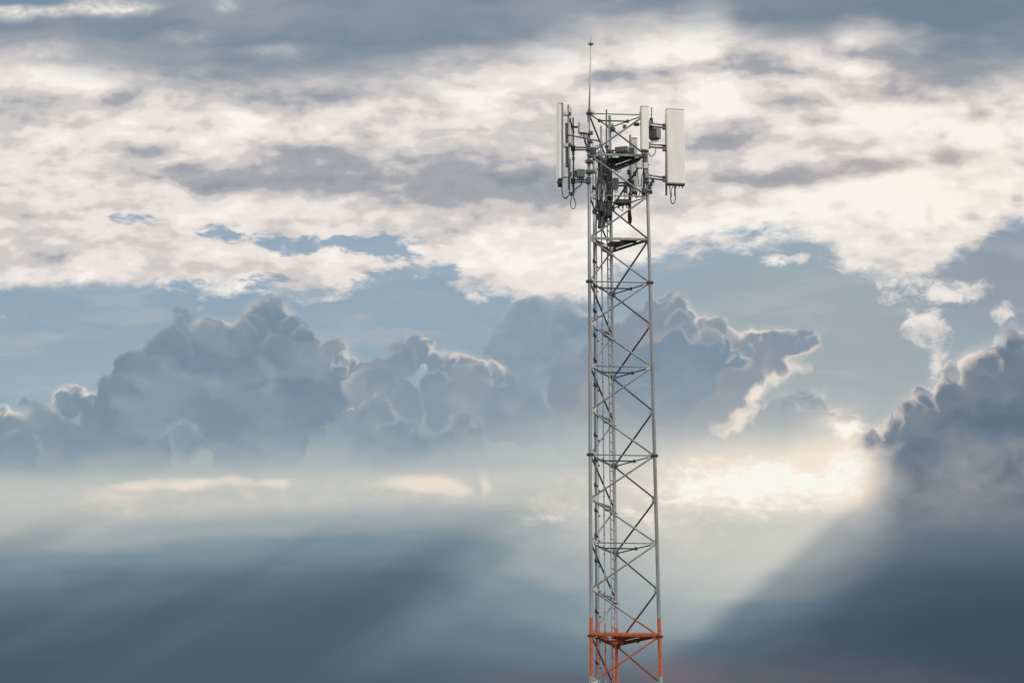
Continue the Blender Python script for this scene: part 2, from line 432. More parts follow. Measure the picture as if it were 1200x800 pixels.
p = Part(); p.tube([P(667.5, 168, vA + .02), P(672.5, 176, vA + .3)], .034, n=8); p.link('strut', RUBBER, mountl)
for py in (133.5, 170.5, 206):
    clampbox(mountl, P(662.8, py, vA), (.17, .14, .12))
    clampbox(mountl, P(666.4, py, vA), (.12, .13, .10), BARE, 'clamp')
for py, px in ((180, 671.8), (186, 671.9), (188, 664.6), (193, 666), (204, 668.5), (217, 671.8), (227.5, 669.3)):
    clampbox(mountl, P(px, py, vA + .2), (.07, .09, .11), RUBBER, 'clamp')
p = Part(); p.box(P(664.4, 162, vA + .1), (.11, .14, 1.0), bev=.02); p.box(P(664.5, 187, vA + .1), (.10, .14, .5), bev=.02); p.link('shield', CABLEG, mountl)

antl, ax, ay, zz = panel('tall panel antenna seen nearly edge-on, leftmost on the tower', P(656.2, 123.6, vA - .05), P(656.2, 211.5, vA - .05), .47, .175, R(-84), ports=4, capm=RUBBER)
p = Part(); p.box(P(656.4, 214.6, vA - .05), (.15, .42, .17), bev=.02); p.link('base_cover', RUBBER, antl)
for k in range(2):
    cable(antl, [P(658.2 + k * .4, 214, vA + .02 * k), P(658.5 + k * .2, 224, vA), P(660.3, 231, vA), P(663.4, 232.6 - k, vA), P(666.2, 229, vA), P(667.6, 222, vA), P(667.8, 205, vA + .1), P(668.6, 186, vA + .1)], .015)
cable(antl, [P(671.5, 208, vA + .2), P(671, 226, vA + .1), P(668.5, 237, vA), P(669.6, 243.2, vA), P(672.3, 244.8, vA), P(674.6, 241, vA), P(674, 235.5, vA), P(671.8, 229, vA), P(673, 222, vA), P(679, 218, vA + .1), P(681.5, 214, vA + .2), P(681.5, 210, vA + .2)], .014)

r1 = radio('pale square radio unit high on the left leg beside the edge-on panel', P(683.4, 150, vL - .15), (.32, .26, .36), R(24), RRU, 0, 5)
for k in range(3): cable(r1, [P(684 + k * 1.6, 158.5, vL - .1), P(684.5 + k * .8, 164, vL - .1), P(686 + k * .8, 169.5, vL), P(689.5, 175 + k * 2, vL + .05)], .011, CABLEG if k % 2 else CABLE)
r2 = radio('small grey finned radio unit on the lower left arm', P(680.2, 203.5, vL - .05), (.24, .26, .27), R(14), FIN, 7, 4)
cable(r2, [P(681.3, 209, vL), P(682, 215, vL), P(679, 219, vL), P(675.5, 221, vL), P(673, 226, vL), P(672.5, 234, vL)], .012, CABLEG)
for dz in (0,): clampbox(r2, P(675, 203.5, vL + .05), (.1, .14, .2), BARE)
# leg clamps and the white surge arrester by the left leg
for py in (189.5, 201.5):
    o = clampbox(None, P(690.5, py, vL - .03), (.22, .2, .10), BARE, 'leg_clamp'); tag(o, ('upper' if py < 195 else 'lower') + ' dark pipe clamp around the left leg below the short white cylinder mount', 'clamp', 'pipe clamps on the left leg')
cyl = thing('surge_arrester', 'short white cylinder standing just right of the left leg', 'surge arrester', P(697, 203, vL + .1))
p = Part(); p.tube([P(697, 203, vL + .1), P(697, 189, vL + .1)], .075, n=14); p.link('body', CLAMP, cyl)
p = Part(); c = P(697, 188.6, vL + .1); p.tube([c, c + Vector((0, 0, .08))], .05, n=12); p.link('cap', RUBBER, cyl)
p = Part(); p.tube([P(690.5, 201.5, vL), P(697, 201.8, vL + .1)], .025, n=8); p.tube([P(690.5, 189.7, vL), P(697, 190, vL + .1)], .025, n=8); p.link('bracket', BARE, cyl)

# --- middle sector: narrow panel in front of the right leg
vC = vR - .28
mountc = thing('antenna_mount', 'vertical pipe mount beside the right leg, carrying the narrow middle panel', 'antenna mount', P(754, 230, vC), 'antenna mounts')
p = Part(); p.tube([P(754.2, 130, vC + .1), P(754.6, 229, vC + .1)], .033, n=12); p.link('pipe', DULL, mountc)
for py in (193, 224):
    p = Part(); p.angle(P(754.5, py, vC + .1), P(759, py + .4, vR), .09); p.box(P(754.5, py, vC + .08), (.16, .14, .14)); p.link('arm', DULL, mountc)
clampbox(mountc, P(750.3, 194, vC), (.14, .16, .2), CLAMP); clampbox(mountc, P(756.8, 194.5, vC), (.13, .16, .2), CLAMP)
antc, *_ = panel('narrow cream panel antenna in front of the right leg, left of the wide panel', P(755.2, 125.6, vC - .1), P(755.4, 176.4, vC - .1), .26, .15, R(22), ports=4)
for k in range(3):
    cable(antc, [P(753 + k * 2, 178.5, vC), P(753.5 + k * 1.6, 186, vC), P(757 - k * 1.5, 194, vC + .05), P(752.5 + k * 1.5, 205, vC + .1), P(751.5 + k * 2, 216, vC + .1), P(753 + k, 228, vC + .1)], .013, (CABLE, CABLEG, CABLE)[k])
cable(antc, [P(759, 178, vC), P(763, 183.5, vC), P(767.5, 179.5, vC), P(768.8, 173, vC + .1)], .014)

omni = thing('whip_antenna', 'short dark whip antenna between the narrow panel and the wide panel', 'antenna', P(763.4, 145, vC + .3))
p = Part(); p.tube([P(763.4, 143, vC + .3), P(763.5, 127, vC + .3)], [.018, .012], n=8); p.link('whip', CABLEG, omni)
p = Part()
for py in (128, 131, 135): c = P(763.5, py, vC + .3); p.tube([c, c + Vector((0, 0, .05))], .02, n=8)
p.link('ring', RUBBER, omni)
p = Part(); p.box(P(763.2, 141.5, vC + .3), (.11, .1, .17), bev=.02); p.link('base', RUBBER, omni)

# --- right sector: wide panel on three pairs of arms
vW = vR + .45
mountr = thing('antenna_mount', 'three pairs of steel arms reaching right from the right leg to the wide panel', 'antenna mount', P(780, 229, vW), 'antenna mounts')
p = Part(); p.tube([P(780.6, 133, vW + .12), P(780.9, 229, vW + .12)], .034, n=12); p.link('pipe', RADOME_SIDE, mountr)
for py, x0 in ((144.8, 759.5), (169.8, 758.5), (205.8, 756.5)):
    p = Part()
    for dy, dv in ((-1.0, -.04), (2.2, .12)):
        p.tube([P(x0, py + dy, vR + dv), P(779.8, py + dy + 3.4 - (1.6 if py == 169.8 else 0), vW + dv)], .030, n=10)
    p.box(P(778.8, py + 4, vW + .04), (.14, .2, .16)); p.box(P(x0 + 1, py + .6, vR), (.16, .22, .17))
    p.link('arm', STEEL, mountr)
for px, py in ((763, 215.5), (761.5, 219.5), (765, 212), (762.5, 225)):
    clampbox(mountr, P(px, py, vR), (.09, .12, .12), RUBBER, 'clamp')
antr, *_ = panel('widest cream panel antenna facing forward, rightmost on the tower', P(790.4, 129.2, vW - .1), P(792.0, 216.0, vW - .1), .60, .20, R(13), ports=5)
for k in range(3):
    cable(antr, [P(784.5 + k * 1.5, 219.5, vW - .05), P(785 + k, 227, vW - .05), P(786.4 + k * .4, 231, vW - .05)], .011, CABLEG)
cable(antr, [P(786, 226, vW), P(786, 234, vW), P(788, 238.8, vW), P(790.8, 236.5, vW), P(791.4, 230, vW), P(791.1, 219, vW)], .017)
p = Part(); p.tube([P(791, 229.5, vW), P(791, 218, vW)], .03, n=8); p.link('connector', CABLEG, antr)
r3 = radio('dark grey radio unit hung between the narrow and wide panels', P(767, 157, vR + .25), (.36, .34, .34), R(-28), FIN, 8, 6)
r3b = clampbox(r3, P(763, 151, vR + .2), (.2, .2, .16), RUBBER)

# --- inside and behind the top section
antb, *_ = panel('narrow grey panel antenna behind the lattice, seen from its back', P(743.2, 162.5, 1.55), P(743.6, 226, 1.55), .20, .14, R(180), ports=3, front=RADOME_SIDE)
for c in antb.children:
    if c.name.startswith('back_shell'): c.data.materials[0] = RRU
mountb = thing('antenna_mount', 'rear pipe mount behind the lattice, carrying the panel turned away', 'antenna mount', P(738.5, 232, 1.3), 'antenna mounts')
p = Part(); p.tube([P(738.3, 158, 1.3), P(738.8, 236, 1.3)], .034, n=10); p.link('pipe', STEEL, mountb)
for py in (176, 214):
    p = Part(); c = legp('B', P(720, py, 1).z)
    p.tube([c, P(738.5, py, 1.3)], .03, n=8); p.tube([c + Vector((0, 0, -.1)), P(738.5, py + 3, 1.3)], .03, n=8); p.box(P(739.5, py + 1.5, 1.35), (.2, .2, .2)); p.link('arm', DULL, mountb)
for px, py in ((736.5, 202), (737, 212), (744, 204)):
    clampbox(mountb, P(px, py, 1.2), (.08, .1, .14), RUBBER, 'clamp')
r4 = radio('small grey radio unit hung inside the lattice by the back leg', P(720.6, 215.5, .5), (.20, .24, .36), R(12), RRU, 5, 3)
r5 = radio('slim blue-grey radio unit low behind the lattice', P(733, 220.5, 1.2), (.13, .16, .30), R(5), RADOME_SIDE, 0, 2)
r6 = radio('flat grey radio unit lying on the upper rest platform', P(729, 175.5, .5), (.42, .3, .17), R(-20), FIN, 6, 3)

# small frames of the head: uprights of the top section
head = [('headframe_pipe', 'thin upright pipe in front of the left half of the top section', [P(704.3, 147.5, vL + .1), P(704.5, 218, vL + .1)], .028, STEEL),
        ('headframe_pipe', 'dark upright pipe in the middle of the top section, rising above its frame', [P(710.6, 128.5, .1), P(711.2, 262, .1)], .024, DULL),
        ('headframe_pipe', 'short upright pipe between the dark middle pipe and the back leg', [P(714.2, 150, .4), P(714.6, 235, .4)], .02, STEEL)]
for nme, lab, pts, r_, m_ in head:
    t = thing(nme, lab, 'pipe', pts[1], 'upright pipes of the top section')
    p = Part(); p.tube(pts, r_, n=10); p.link('tube', m_, t)
    for py in (166, 190):
        f = (py - 130) / 110; q = pts[0] * (1 - f) + pts[1] * f
        p = Part(); p.box(q, (.11, .11, .09), bev=.01); p.tube([q + Vector((-.09, -.04, 0)), q + Vector((.09, -.04, 0))], .012, n=6); p.link('clamp', BARE, t)

# feeder cables gathering inside the head, each on its own
rc = random.Random(11)
for k in range(11):
    x = 700.5 + k * 1.65; v0 = -0.35 + 0.11 * k
    top = 172 + rc.random() * 24; dx = rc.uniform(-3, 3)
    pts = [P(x + dx, top, v0), P(x + dx * .5 + rc.uniform(-1, 1), top + 20, v0), P(x, 215, v0), P(x + rc.uniform(-1.2, 1.2), 235, v0), P(704 + (x - 704) * .6, 252, v0 * .6), P(702.5 + (x - 704) * .35, 268, v0 * .4)]
    p = Part(); p.tube(jumper(pts), rc.choice((.018, .022, .028)), n=7)
    o = p.link('feeder_cable', rc.choice((CABLE, CABLE, CABLEG, RUBBER)))
    tag(o, 'dark feeder cable in the tangle hanging inside the top section', 'cable', 'feeder cables tangled in the top section')
for i, (px, py, v, sz, m_, lab) in enumerate([
        (711.5, 246, .25, (.30, .26, .50), CABLE, 'dark junction box low in the cable tangle of the top section'),
        (704.5, 243, -.1, (.15, .18, .36), CABLE, 'small black junction box left of the large dark one in the cable tangle'),
        (729.5, 237, .75, (.46, .2, .17), CABLE, 'long dark box with an orange tag below the slim blue-grey radio unit'),
        (707.5, 196, .15, (.14, .2, .62), RADOME_SIDE, 'upright blue-grey splice case inside the lattice under the upper platform'),
        (714.2, 222, .35, (.16, .18, .5), CABLEG, 'upright grey splice case beside the small grey radio unit')]):
    t = thing('junction_box', lab, 'junction box', P(px, py, v), 'junction boxes in the top section')
    p = Part(); p.box(P(px, py, v), sz, yaw=R(8), bev=.02); p.link('case', m_, t)
    p = Part(); p.box(P(px, py, v) + Vector((0, -sz[1] / 2 - .012, 0)), (sz[0] * .7, .03, sz[2] * .7), yaw=R(8), bev=.005); p.link('cover', DULL, t)
    for k in range(3):
        q = P(px, py, v) + Vector((sz[0] * (-.3 + .3 * k), 0, -sz[2] / 2))
        p = Part(); p.tube([q, q - Vector((0, 0, .12))], .02, n=8); p.link('gland', RUBBER, t)
    if i == 2: p = Part(); p.box(P(737.3, 236.3, v - .15), (.05, .02, .10)); p.link('label_tag', TAGO, t)
rp = thing('roof_plate', 'dark steel plate slung under the upper rest platform toward the right leg', 'plate', P(730, 196, .3))
p = Part()
qs = [P(716, 196, .6), P(737, 194, .9), P(748, 190, .2), P(721, 201, -.1)]
lo = [p.bm.verts.new(q) for q in qs]; hi = [p.bm.verts.new(q + Vector((0, 0, .012))) for q in qs]
p.bm.faces.new(lo); p.bm.faces.new(hi[::-1])
for i in range(4): j = (i + 1) % 4; p.bm.faces.new((lo[i], hi[i], hi[j], lo[j]))
p.link('sheet', GRATE, rp)
p = Part(); p.angle(P(721, 201, -.1), P(751, 188, .1), .07); p.link('edge_angle', DULL, rp)
rj = random.Random(5)
for k, (xa, ya, xb, yb, va) in enumerate([(700, 170, 707, 196, -.4), (709, 188, 716, 214, -.2), (722, 226, 714, 240, .3), (741, 207, 750, 226, .4), (733, 228, 726, 242, .7), (699, 232, 710, 250, -.2),
                                          (712, 205, 703, 232, -.1), (745, 192, 752, 214, .1), (720, 180, 729, 196, .5), (698, 208, 706, 228, -.5), (736, 196, 742, 222, 1.0), (716, 236, 707, 258, .2)]):
    sag = 5 + 6 * rj.random()
    p = Part(); p.tube(jumper([P(xa, ya, va), P(xa * .75 + xb * .25 + rj.uniform(-1.5, 1.5), ya * .6 + yb * .4 + sag, va + .1), P((xa + xb) / 2, yb + sag * .7, va + .15), P(xb + rj.uniform(-1, 1), yb + 2, va + .1), P(xb, yb - 6, va + .05)]), .012, n=6)
    o = p.link('jumper_cable', (CABLE, RUBBER, CABLEG)[k % 3])
    tag(o, 'thin slack jumper cable looping between the radios inside the top section', 'cable', 'jumper cables in the top section')
for k, (px, py, v, w_, h_) in enumerate([(692, 156, vL - .02, .14, .10), (691.5, 166, vL - .02, .14, .10), (694.5, 177, vL + .05, .24, .22), (692, 183, vL, .16, .10), (757.5, 213, vR - .05, .16, .1), (732, 148.6, .3, .10, .10), (746, 146, -.2, .16, .08), (718, 152, .95, .14, .12)]):
    o = clampbox(None, P(px, py, v), (w_, .16, h_), (BARE, DULL)[k % 2], 'pipe_clamp')
    tag(o, 'small dark steel clamp bolted around a tube of the top section', 'clamp', 'small clamps on the top section')
hc = thing('cable_coil', 'black coil of spare cable hanging right of the back leg under the top section', 'cable', P(738, 262, .9))
for k in range(3):
    p = Part()
    p.tube(jumper([P(736.8 + k * .6, 226, .9), P(737 + k, 240, .9), P(736.2 + k * 1.2, 252, .9), P(736.8 + k * .8, 260, .9 + .05 * k), P(738.6, 262.5 - k, .9), P(740 - k * .3, 257, .9), P(738.8 - k * .3, 248, .9), P(738, 232, .9)]), .02, n=7); p.link('loop', RUBBER, hc)

# ------------------------------------------------------------------ sky
W = bpy.data.worlds.new('World'); S.world = W; W.use_nodes = True
nt = W.node_tree; NN = nt.nodes; LL = nt.links
for x in list(NN): NN.remove(x)

class E:                                        # a tiny expression language over Math nodes
    def __init__(s, sock): s.s = sock
    def __add__(a, b): return mth('ADD', a, b)
    def __radd__(a, b): return mth('ADD', b, a)
    def __sub__(a, b): return mth('SUBTRACT', a, b)
    def __rsub__(a, b): return mth('SUBTRACT', b, a)
    def __mul__(a, b): return mth('MULTIPLY', a, b)
    def __rmul__(a, b): return mth('MULTIPLY', b, a)
    def __truediv__(a, b): return mth('DIVIDE', a, b)
def put(inp, v):
    if isinstance(v, E): LL.new(v.s, inp)
    else: inp.default_value = v
def mth(op, *a, clamp=False):
    n = NN.new('ShaderNodeMath'); n.operation = op; n.use_clamp = clamp
    for i, v in enumerate(a): put(n.inputs[i], v)
    return E(n.outputs[0])
def mx(a, b): return mth('MAXIMUM', a, b)
def mn(a, b): return mth('MINIMUM', a, b)
def cl(a): return mn(mx(a, 0.0), 1.0)
def vm(op, a, b=None, c=None):
    n = NN.new('ShaderNodeVectorMath'); n.operation = op
    for i, v in enumerate((a, b, c)):
        if v is None: continue
        if isinstance(v, E): LL.new(v.s, n.inputs[i])
        else: n.inputs[i].default_value = v
    return E(n.outputs['Value'] if op in ('DOT_PRODUCT', 'DISTANCE', 'LENGTH') else n.outputs['Vector'])
def ss(e0, e1, x):                              # smoothstep
    n = NN.new('ShaderNodeMapRange'); n.interpolation_type = 'SMOOTHSTEP'; n.clamp = False
    put(n.inputs['Value'], x)
    if e0 < e1: a, b, lo, hi = e0, e1, 0.0, 1.0
    else: a, b, lo, hi = e1, e0, 1.0, 0.0
    n.inputs['From Min'].default_value = a; n.inputs['From Max'].default_value = b
    n.inputs['To Min'].default_value = lo; n.inputs['To Max'].default_value = hi
    return E(n.outputs['Result'])
_pts = {}
def mapped(vec, scale, loc):
    n = NN.new('ShaderNodeMapping'); n.inputs['Scale'].default_value = scale; n.inputs['Location'].default_value = loc
    LL.new(vec.s, n.inputs['Vector']); return E(n.outputs[0])
def noise(vec, sx, sy, seed, detail=4, rough=0.5, dist=0.0, off=(0, 0)):
    if vec not in _pts: _pts[vec] = mapped(vec, (1, 1, 1), (0, 0, 0))     # one point-typed copy of each chart serves all its noises
    v = mapped(_pts[vec], (1 / sx, 1 / sy, 0), (seed * 3.7 + off[0] / sx, seed * 1.3 + off[1] / sy, seed * 7.1))
    n = NN.new('ShaderNodeTexNoise'); n.noise_dimensions = '2D'; LL.new(v.s, n.inputs['Vector']); n.inputs['Scale'].default_value = 1
    n.inputs['Detail'].default_value = detail; n.inputs['Roughness'].default_value = rough; n.inputs['Distortion'].default_value = dist
    return n
def nz(*a, **k): return E(noise(*a, **k).outputs['Fac'])
def nzc(*a, **k): return E(noise(*a, **k).outputs['Color'])
def mixc(f, a, b):
    n = NN.new('ShaderNodeMix'); n.data_type = 'RGBA'; n.clamp_factor = True
    put(n.inputs['Factor'], f); put(n.inputs['A'], a); put(n.inputs['B'], b)
    return E(n.outputs['Result'])
def curve(x, pts, x0, x1, y0, y1):              # smooth graph through pts
    t = cl((x - x0) / (x1 - x0))
    n = NN.new('ShaderNodeFloatCurve'); c = n.mapping.curves[0]
    while len(c.points) < len(pts): c.points.new(0.5, 0.5)
    for p_, (a, b) in zip(c.points, pts): p_.location = ((a - x0) / (x1 - x0), (b - y0) / (y1 - y0)); p_.handle_type = 'AUTO_CLAMPED'
    n.mapping.update(); put(n.inputs['Value'], t)
    return E(n.outputs[0]) * (y1 - y0) + y0
def ramp(x, stops, x0, x1):
    c = srgb(*stops[0][1])
    for (p0, _), (p1, col) in zip(stops, stops[1:]): c = mixc(ss(p0, p1, x), c, srgb(*col))
    return c
def blob(vec, c, r):                            # soft elliptical patch, 1 in its middle
    d = vm('LENGTH', vm('MULTIPLY_ADD', vec, (1 / r[0], 1 / r[1], 0), (-c[0] / r[0], -c[1] / r[1], 0)))
    return ss(1.0, 0.0, d)
def grouped(ins, out_color, fn):                # build fn in a node group of its own and use it once here
    global NN, LL
    g = bpy.data.node_groups.new('cloud_group', 'ShaderNodeTree')
    for i, (e, t) in enumerate(ins): g.interface.new_socket(name='in%d' % i, in_out='INPUT', socket_type=t)
    g.interface.new_socket(name='out', in_out='OUTPUT', socket_type='NodeSocketColor' if out_color else 'NodeSocketFloat')
    oN, oL = NN, LL
    NN, LL = g.nodes, g.links
    gi = NN.new('NodeGroupInput'); go_ = NN.new('NodeGroupOutput')
    r = fn(*[E(gi.outputs[i]) for i in range(len(ins))])
    LL.new(r.s, go_.inputs[0])
    NN, LL = oN, oL
    n = NN.new('ShaderNodeGroup'); n.node_tree = g
    for i, (e, t) in enumerate(ins): LL.new(e.s, n.inputs[i])
    return E(n.outputs[0])
VEC, COL, FLT = 'NodeSocketVector', 'NodeSocketColor', 'NodeSocketFloat'
def blobs(vec, lst): return grouped([(vec, VEC)], False, lambda v: blobs_(v, lst))
def blobs_(vec, lst):
    t = None
    for (x, y, rx, ry, s) in lst:
        b = blob(vec, (x, y), (rx, ry)) * s
        t = b if t is None else t + b
    return t

tc = NN.new('ShaderNodeTexCoord'); D = E(tc.outputs['Generated'])
# sky chart: angles right of north and down from the 17-degree line, in hundredths of a degree or so
X = vm('DOT_PRODUCT', D, (5660, 0, 0)) + 600.0
Y = 400.0 - vm('DOT_PRODUCT', D, (0, -5660 * math.sin(PITCH), 5660 * math.cos(PITCH)))
cb_ = NN.new('ShaderNodeCombineXYZ'); LL.new(X.s, cb_.inputs[0]); LL.new(Y.s, cb_.inputs[1]); XY = E(cb_.outputs[0])

def warp(vec, amp, scale, seed, detail=3, asp=1.0):
    c = NN.new('ShaderNodeCombineXYZ')
    a = (nz(vec, scale * asp, scale, seed, detail=detail, rough=0.55) - .5) * (amp * 2 * asp)
    b = (nz(vec, scale * asp, scale, seed + 31, detail=detail, rough=0.55) - .5) * (amp * 2)
    LL.new(a.s, c.inputs[0]); LL.new(b.s, c.inputs[1])
    return vm('ADD', vec, E(c.outputs[0]))

XYs = warp(XY, 11, 60, 3, 2.5, 1.5)               # soft drift for streaky cloud
XYb = warp(warp(XY, 12, 48, 5, 2), 6.0, 18, 8, 4)   # puffier drift for cumulus
XYf = warp(XY, 7, 90, 4, 1, 1.4)
# (the renderer evaluates nodes in waves; these copies make the masks wait for the noises, which keeps its stack small)
for v_ in (XY, XYs, XYb, XYf):
    if v_ not in _pts: _pts[v_] = mapped(v_, (1, 1, 1), (0, 0, 0))
lc_ = NN.new('ShaderNodeCombineXYZ'); LL.new((nz(XYb, 50, 50, 99, detail=0) * 1e-6).s, lc_.inputs[0])
late = vm('ADD', XYb, E(lc_.outputs[0]))
def after(v_):
    w_ = vm('MULTIPLY_ADD', late, (1e-9, 1e-9, 0), v_); _pts[w_] = _pts[v_]; return w_
XY, XYs, XYf = after(XY), after(XYs), after(XYf)
_pts[late] = _pts[XYb]; XYb = late
tok = vm('DOT_PRODUCT', late, (1e-9, 0, 0)); X = X + tok; Y = Y + tok

CREAM = srgb(253, 246, 236)
# -- clear air and haze from top to horizon; the shafts tilt the haze's lower edge
qn = nz(XY, 420, 170, 81, detail=2) - .5
q = (X - 1918.0) / (Y + 217.0) + qn * .12
tilt = curve(q, [(-2.5, -6), (-2.2, -2), (-1.95, 14), (-1.72, 22), (-1.58, 12), (-1.48, -24), (-1.36, -52), (-1.22, -72), (-1.12, -66), (-.9, -20)], -2.5, -.9, -80, 30)
nl = nz(XYs, 190, 34, 73, detail=4, rough=.5) - .5
Yt = Y + (tilt * 1.0 + nl * 34) * ss(520, 620, Y)
sky = ramp(Yt, [(-100, (120, 140, 162)), (260, (142, 166, 187)), (345, (146, 168, 186)), (450, (152, 173, 187)), (505, (150, 167, 175)), (540, (172, 182, 182)), (566, (196, 197, 191)),
               (592, (190, 192, 187)), (625, (160, 170, 171)), (655, (122, 141, 151)), (695, (86, 108, 124)), (740, (65, 87, 105)), (800, (58, 75, 93))], -100, 900)
sky = mixc(blobs(XY, [(960, 400, 380, 210, 1.1), (1000, 500, 220, 100, .7)]), sky, srgb(164, 174, 178))
sky = mixc(ss(1020, 1180, X + (Y - 300) * .2) * ss(235, 300, Y) * ss(420, 350, Y) * .8, sky, srgb(146, 152, 163))
sky = mixc(blobs(XY, [(150, 430, 260, 60, .35), (460, 370, 160, 50, .25)]), sky, srgb(164, 178, 186))

thin = ss(.47, .74, nz(XYs, 130, 30, 25, detail=4, rough=.55)) * ss(270, 320, Y) * ss(520, 420, Y)
sky = mixc(thin * .5, sky, srgb(184, 191, 194))
sky = mixc(ss(300, 345, Y) * ss(480, 400, Y) * .18, sky, srgb(150, 164, 172))
# -- altocumulus deck
fine4 = nz(XYs, 20, 11, 58, detail=3, rough=.6) - .5
n_edge = nz(XYs, 60, 26, 21, detail=4, rough=.55) - .5
low = curve(X, [(-200, 335), (0, 332), (100, 330), (230, 338), (330, 345), (440, 330), (475, 318), (540, 330), (590, 350), (650, 362), (690, 350), (735, 322), (790, 300), (860, 284), (920, 282), (970, 300), (1030, 326), (1070, 330), (1120, 306), (1200, 270), (1400, 240)], -200, 1400, 200, 400)
dd = low - Y + n_edge * 66 + fine4 * 26
deck = ss(-12, 18, dd)
holes = blobs(XYs, [(165, 257, 50, 12, .7), (262, 268, 40, 16, 1), (300, 278, 55, 14, .8), (345, 284, 55, 17, 1.0), (395, 284, 60, 14, 1.0), (452, 288, 66, 28, 1.3), (505, 318, 60, 22, 1.0), (215, 330, 50, 18, .9), (305, 332, 36, 18, .8), (330, 320, 60, 8, .5), (450, 330, 60, 22, 1)])
deck = deck * (1.0 - ss(.22, .85, holes + (nz(XYs, 30, 13, 31, detail=4, rough=.6) - .5) * 2.4 * ss(0, .3, holes)) * .92)
wisps = blobs(XYs, [(925, 308, 60, 13, 1.0), (1085, 388, 44, 46, 1.15), (1098, 436, 20, 34, .8), (1128, 342, 64, 22, 1.0), (1100, 352, 60, 14, .7), (1060, 335, 60, 20, .8), (1175, 372, 26, 26, 1.0), (1168, 410, 14, 34, .8), (820, 300, 26, 30, .4), (556, 347, 26, 13, .9), (12, 368, 16, 10, .5), (38, 366, 14, 8, .3), (218, 360, 60, 8, .3), (1040, 352, 30, 12, .6)])
wn = nz(XYb, 26, 19, 41, detail=5, rough=.62) - .5
wisp = ss(.25, 1.05, wisps + wn * 2.0) * ss(.02, .3, wisps)
deck = mx(deck, wisp)

# grey undersides: measured large patches plus finer streaks
dark = blobs(XYs, [
    (40, 112, 110, 24, .5), (70, 140, 90, 18, .45), (130, 126, 70, 22, .3), (215, 85, 110, 34, .55), (140, 118, 24, 30, .25), (330, 115, 150, 26, .5), (420, 112, 90, 22, .3),
    (205, 172, 90, 12, .5), (110, 152, 40, 18, .3), (250, 202, 220, 30, .65), (330, 215, 170, 22, .5), (370, 180, 130, 26, .5), (490, 205, 230, 50, .7), (600, 235, 190, 40, .65), (565, 182, 110, 22, .35), (590, 160, 60, 18, .3),
    (25, 245, 110, 22, .5), (80, 288, 120, 20, .45), (30, 300, 90, 14, .25), (490, 130, 90, 24, .3), (460, 150, 60, 18, .25), (600, 130, 60, 18, .25),
    (720, 92, 95, 24, .75), (650, 108, 60, 18, .3), (800, 85, 80, 18, .4), (870, 82, 90, 20, .6), (950, 90, 70, 14, .4), (1045, 72, 110, 26, .8), (1060, 110, 130, 26, .75), (1130, 90, 110, 30, .65), (925, 120, 55, 18, .5), (970, 125, 70, 16, .3),
    (845, 165, 110, 22, .65), (890, 150, 70, 14, .4), (960, 148, 60, 13, .7), (830, 185, 80, 26, .45), (960, 205, 190, 22, .7), (915, 216, 120, 20, .5), (1040, 196, 60, 18, .35), (830, 210, 80, 16, .35), (900, 240, 110, 12, .25),
    (1142, 145, 26, 16, .55), (1106, 164, 14, 10, .5), (1109, 187, 26, 14, .6), (1088, 254, 16, 24, .6), (1138, 258, 24, 12, .5), (1195, 240, 20, 14, .5), (1190, 176, 30, 12, .3),
    (690, 215, 150, 44, .6), (700, 160, 100, 34, .4), (800, 250, 60, 30, .15)])
light = blobs(XYs, [(92, 95, 70, 30, .55), (45, 80, 60, 12, .4), (245, 98, 60, 18, .3), (300, 148, 70, 22, .35), (240, 135, 110, 14, .3), (545, 112, 120, 24, .4), (680, 78, 70, 14, .6), (640, 64, 60, 12, .4), (690, 60, 90, 14, .3), (828, 38, 44, 40, .7), (815, 65, 50, 20, .6),
    (1000, 84, 60, 16, .5), (1130, 64, 90, 14, .3), (990, 52, 30, 22, .4), (850, 118, 110, 28, .5), (1090, 150, 200, 30, .45), (1050, 240, 220, 60, .5), (610, 290, 200, 44, .4), (110, 250, 160, 60, .1), (880, 262, 180, 34, .35), (545, 245, 60, 20, .2)])
streak = nz(XYs, 130, 38, 51, detail=3, rough=.5) - .5
fine = nz(XYf, 46, 20, 53, detail=2.5, rough=.5) - .5
fine3 = nz(XYf, 21, 11, 57, detail=3, rough=.55) - .5
fine2 = nz(XYf, 90, 34, 55, detail=2, rough=.45) - .5
g = dark - light * .85 + streak * .7 + fine * 1.0 + fine2 * .95 + fine3 * .45 + .07 + ss(760, 500, X) * .08
deckc = ramp(g, [(-1.0, (255, 252, 245)), (-.3, (255, 249, 240)), (.08, (241, 231, 223)), (.42, (212, 206, 202)), (.85, (168, 169, 174)), (1.4, (144, 149, 160))], -1.0, 1.6)
deckc = mixc(blob(XY, (1120, 220), (340, 200)) * .45, deckc, mixc(ss(-.2, .8, g), srgb(255, 246, 228), srgb(206, 188, 174)))
# thin cloud edges show less light
deckc = mixc(ss(26, 0, dd) * .22, deckc, srgb(206, 212, 216))
